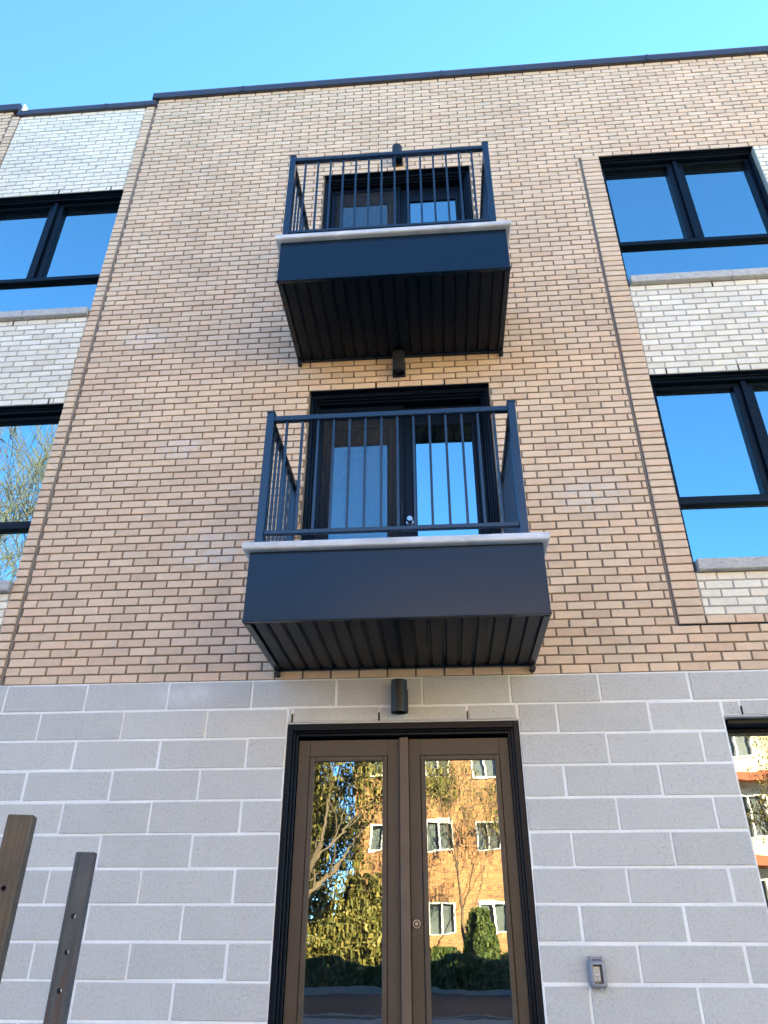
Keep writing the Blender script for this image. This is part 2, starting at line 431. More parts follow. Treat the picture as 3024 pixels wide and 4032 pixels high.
F_PX = 2877.2 / 4032 * 1024
def project(p):
    d = CAMROT.transposed() @ (Vector(p) - CAM)
    if d.z > -.1: return None
    return 384 + F_PX * d.x / -d.z, 512 - F_PX * d.y / -d.z
def shown(rc):
    """projected size in the picture, 0 when outside it or behind a balcony"""
    a, b, c, d = rc; mid = project(((a + b) / 2, 0, (c + d) / 2))
    if mid is None or not (-4 < mid[0] < 772 and -4 < mid[1] < 1028): return 0
    for (u0, u1, v0, v1) in ((244, 550, 535, 672), (278, 512, 220, 360)):
        if u0 < mid[0] < u1 and v0 < mid[1] < v1: return 0
    p = [project(q) for q in ((a, 0, c), (b, 0, c), (b, 0, d), (a, 0, d))]
    return abs(sum(p[i][0] * p[(i + 1) % 4][1] - p[(i + 1) % 4][0] * p[i][1] for i in range(4))) / 2

GZ = -2.75                       # ground
BH, BL = .2 / 3, .2              # brick course and length
LI2, LI3 = 39 * BH, 84 * BH      # lintel heights of the two upper storeys
SI2, SI3 = 11 * BH, 55 * BH      # undersides of the window sills
WIN_R = (5.005, 6.59); WIN_L = (-1.765, -.178)
DOOR_X = (2.07, 3.638)
H_BAL = [(*DOOR_X, .53, LI2), (*DOOR_X, 3.38, LI3)]
H_WR = [(*WIN_R, SI2, LI2), (*WIN_R, SI3, LI3)]
H_WL = [(*WIN_L, SI2, LI2), (*WIN_L, SI3, LI3)]
H_GR = [(*DOOR_X, -2.6, -.303), (4.977, 6.57, -1.6, -.303)]
TOPM, TOPL = 109 * BH, 107 * BH

# ---------------------------------------------------------------- ground and street
struct(MB().box(-300, 300, -300, 300, GZ - .5, GZ).build('ground', 'ground'))
st = MB(); st.box(-120, 120, -14.5, -8.0, GZ - .3, GZ + .004); struct(st.build('road', 'asphalt'))
for y0, y1, nm in ((-8.0, -7.85, 'kerb'), (-14.65, -14.5, 'kerb')): struct(MB().box(-120, 120, y0, y1, GZ - .3, GZ + .12).build(nm, 'kerb'))
struct(MB().box(-120, 120, -7.85, -6.4, GZ - .3, GZ + .10).build('pavement', 'pavement'))
struct(MB().box(-120, 120, -32, -14.65, GZ - .3, GZ + .10).build('lawn', 'lawn'))

# ---------------------------------------------------------------- the building
bld = thing('apartment_building', 'three storey apartment building of tan and pale brick over a grey block ground floor', 'building', (3, 6, GZ))
shell = MB()
X0, X1, YB = -9.0, 14.0, 13.0
def shellq(*p): b = len(shell.v); shell.v += p; shell.q(b, b + 1, b + 2, b + 3)
for (x0, x1, y0, y1, z0, z1) in ((X0, X0 + .2, .115, YB, GZ - .2, 7.1), (X1 - .2, X1, .115, YB, GZ - .2, 7.1), (X0 + .2, X1 - .2, YB - .2, YB, GZ - .2, 7.1),
                                 (X0 + .2, X1 - .2, .115, YB - .2, 6.75, 7.05), (X0 + .2, X1 - .2, .32, YB - .2, .16, .46), (X0 + .2, X1 - .2, .32, YB - .2, 3.09, 3.39), (X0 + .2, X1 - .2, .32, YB - .2, -2.74, -2.55),
                                 (4.2, 4.3, .32, YB - .2, -2.5, 6.7), (1.2, 1.3, .32, YB - .2, -2.5, 6.7)):
    shell.box(x0, x1, y0, y1, z0, z1)
shell.build('interior_shell', 'interior', bld)

IND_TAN, IND_PALE = [], []
def add_bricks(parent, rects, holder, yoff, joint=.0118):
    for rc in rects: holder.append((shown(rc), rc, yoff, joint, parent))

# tan brick wall
FR = .012                                                   # how far the window bays stand proud
tw = sheet(-.055, 4.797, 0, LI3, H_BAL, .012, .113).build('brick_wall', 'mortar', bld)
sheet(4.797, 9.0, 0, 5 * BH, [], .012, .113).build('brick_wall', 'mortar', bld)
sheet(-.055, 9.0, LI3, TOPM, [], .012, .113).build('brick_wall', 'mortar', bld)
OFF = .156
add_bricks(tw, cut(courses(-.055, 4.797, 5 * BH, LI3, BL, BH, OFF), H_BAL), IND_TAN, 0)
add_bricks(tw, cut(courses(-.055, 9.0, 0, 5 * BH, BL, BH, OFF), H_BAL), IND_TAN, 0)
add_bricks(tw, courses(-.055, 9.0, LI3, TOPM, BL, BH, OFF), IND_TAN, 0)
# tan frame strips of the bays: one brick per course, standing slightly proud
strip = sheet(4.815, 5.002, 5 * BH, LI3, [], .016 - FR, .113)
sp1 = strip.build('brick_wall', 'mortar', bld)
add_bricks(tw, [(4.812, 5.004, i * BH, (i + 1) * BH) for i in range(5, 84)], IND_TAN, -FR)
sheet(5.004, 9.0, 5 * BH, 6 * BH, [], .016 - FR, .113).build('brick_wall', 'mortar', bld)
add_bricks(tw, courses(5.004, 9.0, 5 * BH, 6 * BH, BL, BH, 5.004 - .1), IND_TAN, -FR)
sheet(-.172, -.066, 0, TOPL, [], .016 - FR, .113).build('brick_wall', 'mortar', bld)
add_bricks(tw, [(-.176, -.068, i * BH, (i + 1) * BH) for i in range(0, 107)], IND_TAN, -FR)
sheet(-1.765, -.178, 0, 6 * BH, [], .012, .113).build('brick_wall', 'mortar', bld)
add_bricks(tw, courses(-1.765, -.178, 0, 6 * BH, BL, BH, .05), IND_TAN, 0)
sheet(-1.865, -1.767, 0, TOPL, [], .016 - FR, .113).build('brick_wall', 'mortar', bld)
add_bricks(tw, [(-1.868, -1.765, i * BH, (i + 1) * BH) for i in range(0, 107)], IND_TAN, -FR)
sheet(-4.2, -1.885, 0, TOPM, [], .012, .113).build('brick_wall', 'mortar', bld)
add_bricks(tw, courses(-4.2, -1.885, 0, TOPM, BL, BH, .0), IND_TAN, 0)

# pale brick infill of the two window bays
pr = sheet(5.004, 9.0, 6 * BH, LI3, H_WR, .008, .113).build('pale_brick_panel', 'mortar_pale', bld)
add_bricks(pr, cut(courses(5.006, 9.0, 6 * BH, LI3, BL, BH, .155), H_WR), IND_PALE, .001)
for (z0, z1) in ((6 * BH, SI2), (LI2, SI3), (LI3, TOPL)):
    pl = sheet(-1.765, -.178, z0, z1, [], .008, .113).build('pale_brick_panel', 'mortar_pale', bld)
    add_bricks(pl, courses(-1.765, -.178, z0, z1, BL, BH, .012), IND_PALE, .001)

MESHC = {}
def lay(items, name, mat, limit=300):
    items.sort(key=lambda t: -t[0]); rest = {}
    for n, (sz, (a, b, c, d), yo, jt, par) in enumerate(items):
        h = jt / 2; w, hh = b - a - jt, d - c - jt
        if w < .012: continue
        if n < limit and sz > 0:
            key = (mat, round(w, 3), round(hh, 3), rng.randrange(3))
            if key not in MESHC: MESHC[key] = MB().brick(-w / 2, w / 2, 0, .095, -hh / 2, hh / 2, .003, slop=.0012).mesh(name, mat)
            o = link(name, MESHC[key], par, ((a + b) / 2 + rng.uniform(-.001, .001), yo + rng.uniform(-.0015, .0015), (c + d) / 2 + rng.uniform(-.0008, .0008)))
            o.rotation_euler = (rng.uniform(-.006, .006), rng.uniform(-.003, .003), rng.uniform(-.004, .004))
        else:
            rest.setdefault(par.name, (par, MB()))[1].brick(a + h, b - h, yo + rng.uniform(-.0018, .0018), .095 + yo, c + h, d - h, .003, rng.random(), .0012)
    for par, mb in rest.values():
        o = mb.build(name + '_field', mat, par, True); o['kind'] = 'stuff'
lay(IND_TAN, 'brick', 'tan'); lay(IND_PALE, 'pale_brick', 'pale')

# grey block ground floor
bw = sheet(-1.6, 8.4, -2.6, 0, H_GR, .004, .113).build('block_wall', 'mortar_block', bld)
for (a, b, c, d) in cut(courses(-1.6, 8.4, -2.6, 0, .6, .2, .3), H_GR):
    w, h = b - a - .015, d - c - .015
    if w < .015: continue
    if shown((a, b, c, d)) == 0 and not (-1.2 < a < 7 and c > -2.5): continue
    key = ('block', round(w, 3), round(h, 3), rng.randrange(5))
    if key not in MESHC: MESHC[key] = MB().brick(-w / 2, w / 2, 0, .10, -h / 2, h / 2, .004, slop=.0028).mesh('block', 'block')
    o = link('block', MESHC[key], bw, ((a + b) / 2, rng.uniform(-.0012, .0012), (c + d) / 2))
    o.rotation_euler = (rng.uniform(-.002, .002), 0, rng.uniform(-.002, .002))
struct_fill = MB(); struct_fill.box(X0, -4.2, 0, .113, -2.6, 7.2); struct_fill.box(9.0, X1, 0, .113, -2.6, 7.2); struct_fill.box(-4.2, -1.6, 0, .113, -2.6, 0); struct_fill.box(8.4, 9.0, 0, .113, -2.6, 0)
struct_fill.build('end_wall', 'tan', bld)
MB().box(X0, X1, -.02, .113, GZ - .2, -2.6).build('foundation', 'concrete', bld)

# movement joints, lintels, weep vents
sj = MB(); sj.box(-.069, -.054, .002, .05, 0, TOPL); sj.build('sealant_joint', 'sealant', bld)
sj = MB(); sj.box(4.797, 4.812, .008, .05, 5 * BH, LI3); sj.build('sealant_joint', 'sealant', bld)
MB().box(-1.887, -1.866, .006, .05, 0, TOPL).build('sealant_joint', 'sealant', bld)
MB().box(4.81, 9, -.004, .02, 5 * BH - .004, 5 * BH + .004).build('sealant_joint', 'black', bld)
for (a, b, z) in ((*DOOR_X, LI2), (*DOOR_X, LI3), (*WIN_R, LI2), (*WIN_R, LI3), (*WIN_L, LI2), (*WIN_L, LI3)):
    MB().box(a + .002, b - .002, .006, .11, z - .008, z + .002).build('lintel', 'black', bld)
MB().box(DOOR_X[0] + .004, DOOR_X[1] - .004, .004, .09, -.311, -.299).build('lintel', 'sealant_pale', bld)
MB().box(4.98, 6.56, .004, .09, -.311, -.299).build('lintel', 'sealant_pale', bld)
for (x, z) in ((2.1, -.298), (2.7, -.298), (3.3, -.298), (5.1, -.298)):
    MB().box(x - .004, x + .004, -.002, .01, z, z + .055).build('weep_vent', 'dark', bld)
for (x, z, yy) in ((2.656, LI2, 0), (3.256, LI2, 0), (2.456 + .2, LI3, 0), (3.256, LI3, 0), (5.155, LI2, 0), (5.755, LI2, 0), (5.755, SI3 - BH, 0), (-.33, LI3, 0), (-.33, LI2, 0), (-.93, LI3, 0), (-.93, SI3 - BH, 0)):
    MB().box(x - .006, x + .006, -.001, .012, z + .006, z + BH - .006).build('weep_vent', 'dark', bld)

# copings
def coping(x0, x1, z, h, endl, endr):
    mb = MB()
    pts = [(-.040, z), (-.034, z + .012), (-.034, z + h - .012), (-.04, z + h), (.36, z + h + .03), (.36, z)]
    b = len(mb.v); n = len(pts)
    for x in (x0, x1): mb.v += [(x, y, zz) for y, zz in pts]
    for i in range(n): j = (i + 1) % n; mb.q(b + i, b + n + i, b + n + j, b + j)
    mb.q(*[b + i for i in range(n)]); mb.q(*[b + n + i for i in range(n)][::-1])
    o = mb.build('coping', 'coping', bld)
    x = x0 + 1.1
    while x < x1 - .3:
        MB().box(x, x + .03, -.0425, -.030, z + .008, z + h + .004).build('coping_seam', 'coping', o); x += 2.4
    return o
coping(-.115, X1, TOPM - .012, .104, 0, 0)
coping(-1.80, -.062, TOPL - .01, .085, 0, 0)
coping(X0, -1.803, TOPM - .02, .115, 0, 0)
MB().box(-.108, -.05, -.005, .35, TOPL + .02, TOPM).build('parapet_end', 'coping', bld)
MB().box(-1.802, -1.78, .0, .30, TOPL + .08, TOPM + .14).build('flashing', 'flash', bld)

# ---------------------------------------------------------------- windows
def bar(mb, x0, x1, y0, y1, z0, z1, c=.003): mb.cbox(x0, x1, y0, y1, z0, z1, c)
def window(xa, xb, zs, zl, ztr, two=True, sill=True):
    """opening xa-xb; zs top of sill, zl lintel, ztr centre of the transom"""
    w = part('window', bld); G = .150
    fr = MB(); t = .030
    bar(fr, xa + .006, xa + t, .055, .20, zs, zl - .010); bar(fr, xb - t, xb - .006, .055, .20, zs, zl - .010)
    bar(fr, xa + t, xb - t, .055, .20, zl - .050, zl - .010); bar(fr, xa + t, xb - t, .075, .20, zs, zs + .03)
    bar(fr, xa + .004, xb - .004, .04, .058, zl - .026, zl - .009, .002)
    fr.build('frame', 'black', w)
    tr = MB(); bar(tr, xa + t, xb - t, .075, .20, ztr - .026, ztr + .026); tr.build('transom', 'black', w)
    xm = (xa + xb) / 2
    panes = []
    if two:
        mu = MB(); bar(mu, xm - .022, xm + .022, .075, .20, ztr + .03, zl - .052); mu.build('mullion', 'black', w)
        spans = ((xa + t, xm - .022), (xm + .022, xb - t))
    else: spans = ((xa + t, xb - t),)
    for (a, b) in spans:
        s = MB(); f = .030; g = .058
        if a > xa + t + .01: f, g = g, f
        bar(s, a + .001, a + f, .105, .19, ztr + .03, zl - .052); bar(s, b - g, b - .001, .105, .19, ztr + .03, zl - .052)
        bar(s, a + f, b - g, .105, .19, zl - .052 - .035, zl - .053); bar(s, a + f, b - g, .105, .19, ztr + .031, ztr + .03 + .03)
        s.build('sash', 'black', w)
        panes.append((a + f - .004, b - g + .004, ztr + .056, zl - .052 - .031))
    panes.append((xa + t - .002, xb - t + .002, zs + .027, ztr - .024))
    for (a, b, c, d) in panes:
        G = .150 if c > ztr else .122
        MB().box(a, b, G, G + .024, c, d).build('pane', 'glass', w)
        sp = MB()      # bright spacer bar just inside the glass edge
        for (p, q, r, u) in ((a, a + .012, c, d), (b - .012, b, c, d), (a + .012, b - .012, c, c + .012), (a + .012, b - .012, d - .012, d)): sp.box(p, q, G + .006, G + .018, r, u)
        sp.build('spacer', 'grey_plastic', w)
    if sill:
        sl = MB(); x = xa + .03; z0 = sill
        sl.v = []; pr_ = [(-.045, z0 + .004), (-.05, z0 + .010), (-.05, zs - .012), (-.044, zs - .004), (.12, zs + .004), (.12, z0 + .002)]
        xsplit = xa + .93
        for (p, q) in ((xa + .022, xsplit - .003), (xsplit + .003, xb - .006)):
            b = len(sl.v); n = len(pr_)
            for xx in (p, q): sl.v += [(xx, y, zz) for y, zz in pr_]
            for i in range(n): j = (i + 1) % n; sl.q(b + i, b + n + i, b + n + j, b + j)
            sl.q(*[b + i for i in range(n)]); sl.q(*[b + n + i for i in range(n)][::-1])
        sl.build('sill', 'sill', w)
    return w
for wx in (WIN_R, WIN_L):
    window(*wx, SI2 + .095, LI2, 1.378, True, SI2)
    window(*wx, SI3 + .095, LI3, 4.325, True, SI3)
gw = part('window', bld); g = MB()
for q in ((4.983, 5.012, .12, .30, -1.6, -.312), (6.535, 6.564, .12, .30, -1.6, -.312), (5.012, 6.535, .055, .30, -.345, -.312), (5.012, 6.535, .055, .30, -1.6, -1.565)): bar(g, *q)
g.build('frame', 'black', gw)
s = MB()
for q in ((5.013, 5.05, .20, .28, -1.564, -.346), (6.497, 6.534, .20, .28, -1.564, -.346), (5.05, 6.497, .20, .28, -.375, -.346), (5.05, 6.497, .20, .28, -1.564, -1.53)): bar(s, *q)
s.build('sash', 'black', gw)
MB().box(5.046, 6.501, .245, .268, -1.534, -.371).build('pane', 'door_glass', gw)

# ---------------------------------------------------------------- doors
def leaf(parent, xa, xb, z0, z1, lite, y, mat, gmat, name='leaf', mold=.034, yg=None):
    """door leaf xa-xb with one glazed light"""
    a, b, c, d = lite; m = mold; th = .045
    lf = MB()
    bar(lf, xa, a - m, y, y + th, z0, z1, .002); bar(lf, b + m, xb, y, y + th, z0, z1, .002)
    bar(lf, a - m, b + m, y, y + th, d + m, z1, .002); bar(lf, a - m, b + m, y, y + th, z0, c - m, .002)
    o = lf.build(name, mat, parent)
    mo = MB(); e = .0025
    for (p, q, r, u) in ((a - m + e, a, c - m + e, d + m - e), (b, b + m - e, c - m + e, d + m - e), (a, b, d, d + m - e), (a, b, c - m + e, c)):
        bar(mo, p, q, y - .008, y + .03, r, u, .004)
    mo.build('glazing_bead', mat, parent)
    MB().box(a - .01, b + .01, y + .008, y + .028, c - .01, d + .01).build('pane', gmat, parent)
    bk = MB(); bk.box(a - m, b + m, y + .030, y + th - .002, d + .002, d + m); bk.build('glazing_bead', mat, parent)
    return o

# entrance: two bronze leaves and a post between them, in a stepped black frame
ent = part('entrance_door', bld)
fr = MB(); ZT = -.312
for (a, b, y0, y1) in ((2.074, 2.108, .002, .16), (2.1085, 2.124, .028, .16), (2.1245, 2.142, .052, .16)):
    w_ = b - a; k = a - 2.074; xr1 = 3.634 - k
    bar(fr, a, b, y0, y1, -2.55, ZT - k); bar(fr, xr1 - w_, xr1, y0, y1, -2.55, ZT - k)
    bar(fr, b, xr1 - w_, y0, y1, ZT - k - w_ * 1.3, ZT - k)
fr.build('frame', 'black', ent)
MB().cbox(2.834, 2.893, .040, .16, -2.55, -.402, .004).build('centre_post', 'bronze_post', ent)
leaf(ent, 2.146, 2.831, -2.54, -.408, (2.258, 2.718, -2.28, -.549), .075, 'bronze', 'door_glass')
leaf(ent, 2.896, 3.564, -2.54, -.408, (3.005, 3.466, -2.28, -.549), .075, 'bronze', 'door_glass')
lk = MB(); lk.cyl((2.930, .076, -1.502), (0, -1, 0), .025, .022, .012, 28); lk.build('lock_rose', 'steel', ent)
lk = MB(); lk.cyl((2.930, .066, -1.502), (0, -1, 0), .0175, .016, .012, 28); lk.build('lock_cylinder', 'lamp', ent)
lk = MB(); lk.cyl((2.930, .0545, -1.502), (0, -1, 0), .0085, .0085, .0016, 20); lk.build('key_plug', 'steel', ent)
MB().box(2.9292, 2.9308, .0522, .0531, -1.507, -1.497).build('keyway', 'dark', ent)
MB().box(2.04, 3.67, -.10, .16, -2.60, -2.551).build('threshold', 'concrete', ent)

def balcony_door(zf, zl):
    d = part('balcony_door', bld); fr = MB(); zt = zl - .012
    for (k, w_, y0) in ((0, .03, .05), (.0305, .018, .075), (.049, .016, .10)):
        a = DOOR_X[0] + .004 + k; b = DOOR_X[1] - .004 - k
        bar(fr, a, a + w_, y0, .25, zf, zt - k); bar(fr, b - w_, b, y0, .25, zf, zt - k); bar(fr, a + w_, b - w_, y0, .25, zt - k - w_ * 1.25, zt - k)
    fr.build('frame', 'black', d)
    y = .175; zt2 = zl - .10
    leaf(d, 2.142, 2.862, zf + .03, zt2, (2.262, 2.742, zf + .22, zl - .31), y, 'black', 'bal_glass')
    leaf(d, 2.866, 3.566, zf + .03, zt2, (2.99, 3.472, zf + .22, zl - .31), y, 'black', 'bal_glass')
    sc = MB(); y = .135
    for q in ((2.142, 2.182, zf + .03, zt2), (2.846, 2.886, zf + .03, zt2), (2.182, 2.846, zt2 - .045, zt2), (2.182, 2.846, zf + .03, zf + .09)): bar(sc, q[0], q[1], y, y + .022, q[2], q[3])
    s = sc.build('screen_frame', 'black', d)
    scr = MB(); scr.v = [(2.176, y + .010, zf + .085), (2.852, y + .010, zf + .085), (2.852, y + .010, zt2 - .04), (2.176, y + .010, zt2 - .04)]; scr.q(0, 1, 2, 3); scr.build('insect_screen', 'screen', d)
    MB().cbox(2.862, 2.872, y - .010, y - .0005, zf + .80, zf + .93, .002).build('screen_pull', 'lamp', d)
    kx, kz = 2.928, zf + .755
    kn = MB(); kn.cyl((kx, .1745, kz), (0, -1, 0), .034, .031, .010, 28); kn.cyl((kx, .166, kz), (0, -1, 0), .013, .013, .03, 20)
    kn.cyl((kx, .138, kz), (0, -1, 0), .019, .028, .014, 28); kn.cyl((kx, .1241, kz), (0, -1, 0), .028, .021, .026, 28); kn.build('knob', 'steel', d)
    return d
balcony_door(.575, LI2); balcony_door(3.43, LI3)

# ---------------------------------------------------------------- balconies
def balcony(xa, xb, z0, z1, px, rail_h):
    b = part('balcony', bld); yf = -.97
    fa = MB()
    fa.cbox(xa, xb, yf, yf + .02, z0, z1, .003); fa.cbox(xa, xa + .018, yf + .02, .0, z0, z1, .003); fa.cbox(xb - .018, xb, yf + .02, .0, z0, z1, .003)
    fa.build('fascia', 'charcoal', b)
    ln = MB(); ln.cbox(xa - .004, xb + .004, yf - .004, yf + .03, z0 - .006, z0 + .004, .002); ln.build('drip_edge', 'charcoal', b)
    for (p, q) in ((xa, xa + .042), (xb - .042, xb)):
        MB().cbox(p, q, yf + .03, -.004, z0 - .010, z0 + .012, .003).build('soffit_trim', 'charcoal', b)
    MB().cbox(xa + .042, xb - .042, -.035, -.004, z0 - .008, z0 + .012, .003).build('soffit_trim', 'charcoal', b)
    for x in (xa + .018, xb - .018):
        e = MB(); e.cyl((x, -.05, z0 - .030), (0, 1, 0), .019, .021, .048, 14); e.build('drain_stub', 'lamp', b)
    n = 18; W = (xb - xa - .084) / n
    for i in range(n):      # soffit boards with a stepped v-groove between them
        x = xa + .042 + i * W; m = MB(); k = len(m.v)
        prof = [(0, .020), (.010, .020), (.016, .002), (W - .016, .002), (W - .012, .009), (W - .006, .009), (W - .003, .020), (W, .020)]
        for y in (yf + .022, -.036): m.v += [(x + px, y, z0 + pz) for px, pz in prof]
        L = len(prof)
        for j in range(L - 1): m.q(k + j + 1, k + j, k + L + j, k + L + j + 1)
        m.build('soffit_board', 'soffit', b)
    # slab with a rounded nosing
    s = MB(); h = .056; zc = z1 + .001
    prof = [(.006, 0), (.018, .003), (.024, .009), (.025, .018), (.025, .036), (.022, .046), (.014, .053), (.003, .056)]
    def loop(ex, z): x0, x1, y0 = xa - .015 - ex, xb + .015 + ex, yf - .020 - ex; return [(x0, -.001, z), (x0, y0, z), (x1, y0, z), (x1, -.001, z)]
    rows = [[len(s.v) + k for k in range(4)] for _ in [0]] and []
    for (ox, oz) in prof:
        k = len(s.v); s.v += loop(ox, zc + oz); rows.append([k, k + 1, k + 2, k + 3])
    for i in range(len(rows) - 1):
        for j in range(3): s.q(rows[i][j], rows[i][j + 1], rows[i + 1][j + 1], rows[i + 1][j])
    s.q(*rows[0][::-1]); s.q(*rows[-1])
    s.build('slab', 'slab', b)
    zt = z1 + h + .001
    # railing
    pw = .052; yr = -.966; top = zt + rail_h
    for x in px:
        p = MB(); p.cbox(x, x + pw, yr, yr + pw, zt, top, .004); p.cbox(x - .003, x + pw + .003, yr - .003, yr + pw + .003, top - .002, top + .012, .003); p.build('post', 'rail', b)
        MB().cbox(x - .012, x + pw + .012, yr - .012, yr + pw + .012, zt - .001, zt + .016, .003).build('post_base', 'rail', b)
        p = MB(); p.cbox(x, x + pw, -.058, -.006, zt, top, .004); p.cbox(x - .003, x + pw + .003, -.061, -.003, top - .002, top + .012, .003); p.build('post', 'rail', b)
    yc = yr + pw / 2
    def rail(nm, x0, x1, y0, y1, za, zb): m = MB(); m.cbox(x0, x1, y0, y1, za, zb, .004); m.build(nm, 'rail', b)
    rail('top_rail', px[0] + pw, px[1], yc - .021, yc + .021, top - .070, top - .028)
    rail('bottom_rail', px[0] + pw, px[1], yc - .016, yc + .016, zt + .075, zt + .106)
    for x in px:
        xc = x + pw / 2
        rail('top_rail', xc - .021, xc + .021, yr + pw, -.058, top - .070, top - .028)
        rail('bottom_rail', xc - .016, xc + .016, yr + pw, -.058, zt + .075, zt + .106)
    q = MB(); q.cbox(-.0085, .0085, -.0085, .0085, zt + .106, top - .070, .002); qm = q.mesh('baluster', 'rail')
    for i in range(14):
        o = link('baluster', qm, b, (px[0] + .144 + i * (px[1] - px[0] - .243) / 13, yc, 0))
    for x in px:
        for i in range(7): link('baluster', qm, b, (x + pw / 2, yr + pw + .095 + i * .108, 0))
    return b
balcony(1.960, 3.782, .062, .520, (1.980, 3.655), 1.045)
balcony(1.948, 3.786, 2.930, 3.370, (1.950, 3.668), 1.095)

# ---------------------------------------------------------------- wall lamps
def wall_lamp(x, z0, h, label):
    t = thing('wall_lamp', label, 'wall lamp', (x, -.03, z0), 'black cylinder lamps over the doors')
    r = .054; yc = -.082
    c = MB(); c.cyl((x, yc, z0), (0, 0, 1), r, r, h, 40, (False, False)); c.cyl((x, yc, z0 + .03), (0, 0, 1), r - .004, r - .004, h - .06, 40, (True, True))
    n = 40
    for zz, fl in ((z0, True), (z0 + h, False)):
        b = len(c.v)
        for rr in (r, r - .004):
            for i in range(n): a = 2 * math.pi * i / n; c.v.append((x + rr * math.cos(a), yc + rr * math.sin(a), zz))
        for i in range(n):
            j = (i + 1) % n; f = (b + i, b + j, b + n + j, b + n + i); c.q(*(f[::-1] if fl else f))
    for (za, zb) in ((z0, z0 + .03), (z0 + h - .03, z0 + h)):
        b = len(c.v)
        for zz in (za, zb):
            for i in range(n): a = 2 * math.pi * i / n; c.v.append((x + (r - .004) * math.cos(a), yc + (r - .004) * math.sin(a), zz))
        for i in range(n): j = (i + 1) % n; c.q(b + j, b + i, b + n + i, b + n + j, sm=True)
    c.build('body', 'lamp', t)
    MB().cyl((x, yc, z0 + .0295), (0, 0, -1), .022, .03, .008, 24).build('lens', 'clear', t)
    MB().cbox(x - .058, x + .058, -.026, -.0025, z0 + .012, z0 + h - .045, .003).build('back_plate', 'lamp', t)
wall_lamp(2.842, -.268, .218, 'black cylinder lamp on the grey blocks above the entrance door')
wall_lamp(2.862, 2.690, .218, 'black cylinder lamp right under the upper balcony')
wall_lamp(2.868, 5.650, .218, 'topmost black cylinder lamp above the upper balcony railing')

# ---------------------------------------------------------------- outdoor socket
def rr(cx, cz, w, h, r, n=5, tw=None):
    """rounded outline; tw narrows top and bottom edges"""
    pts = []
    for (sx, sz, a0) in ((1, -1, -90), (1, 1, 0), (-1, 1, 90), (-1, -1, 180)):
        for i in range(n + 1):
            a = R(a0 + 90 * i / n); pts.append((cx + sx * (w / 2 - r) + r * math.cos(a), cz + sz * (h / 2 - r) + r * math.sin(a)))
    return pts
soc = thing('wall_socket', 'white power socket in a grey weatherproof cover on the block wall', 'socket', (3.95, -.02, -1.83))
cx, cz = 3.952, -1.748
MB().prism(rr(cx, cz, .098, .142, .018), -.022, -.001).build('back_box', 'grey_plastic', soc)
hd = MB(); o1, o2, o3, o4 = rr(cx, cz, .094, .136, .022), rr(cx, cz, .074, .112, .018), rr(cx, cz, .052, .092, .006), rr(cx, cz, .05, .09, .006)
n = len(o1)
def band(mb, A, ya, B, yb):
    b = len(mb.v); mb.v += [(x, ya, z) for x, z in A] + [(x, yb, z) for x, z in B]; m = len(A)
    for i in range(m): j = (i + 1) % m; mb.q(b + i, b + j, b + m + j, b + m + i, sm=True)
band(hd, o1, -.0225, o1, -.034); band(hd, o1, -.034, o2, -.052); band(hd, o2, -.052, o3, -.054); band(hd, o3, -.054, o4, -.030)
hd.build('hood', 'grey_plastic', soc)
MB().prism(o3, -.0525, -.0515).build('clear_cover', 'clear', soc)
MB().prism(rr(cx - .004, cz, .036, .070, .003), -.031, -.0222).build('socket_face', 'white_plastic', soc)
for zc in (cz + .018, cz - .018):
    for (dx, w_, h_, dzz) in ((-.0105, .0028, .009, .004), (.0025, .0028, .0075, .004), (-.004, .006, .006, -.010)):
        MB().box(cx + dx - w_ / 2, cx + dx + w_ / 2, -.0318, -.0312, zc + dzz - h_ / 2, zc + dzz + h_ / 2).build('socket_slot', 'dark', soc)
hg = MB(); hg.cbox(cx - .032, cx + .032, -.044, -.004, cz + .070, cz + .082, .003); hg.build('hinge', 'grey_plastic', soc)
for sx in (-1, 1): MB().cbox(cx + sx * .030 - .006, cx + sx * .030 + .006, -.048, -.003, cz + .064, cz + .086, .003).build('hinge_knuckle', 'grey_plastic', soc)
MB().cbox(cx + .002, cx + .014, -.048, -.026, cz - .086, cz - .066, .002).build('latch', 'grey_plastic', soc)

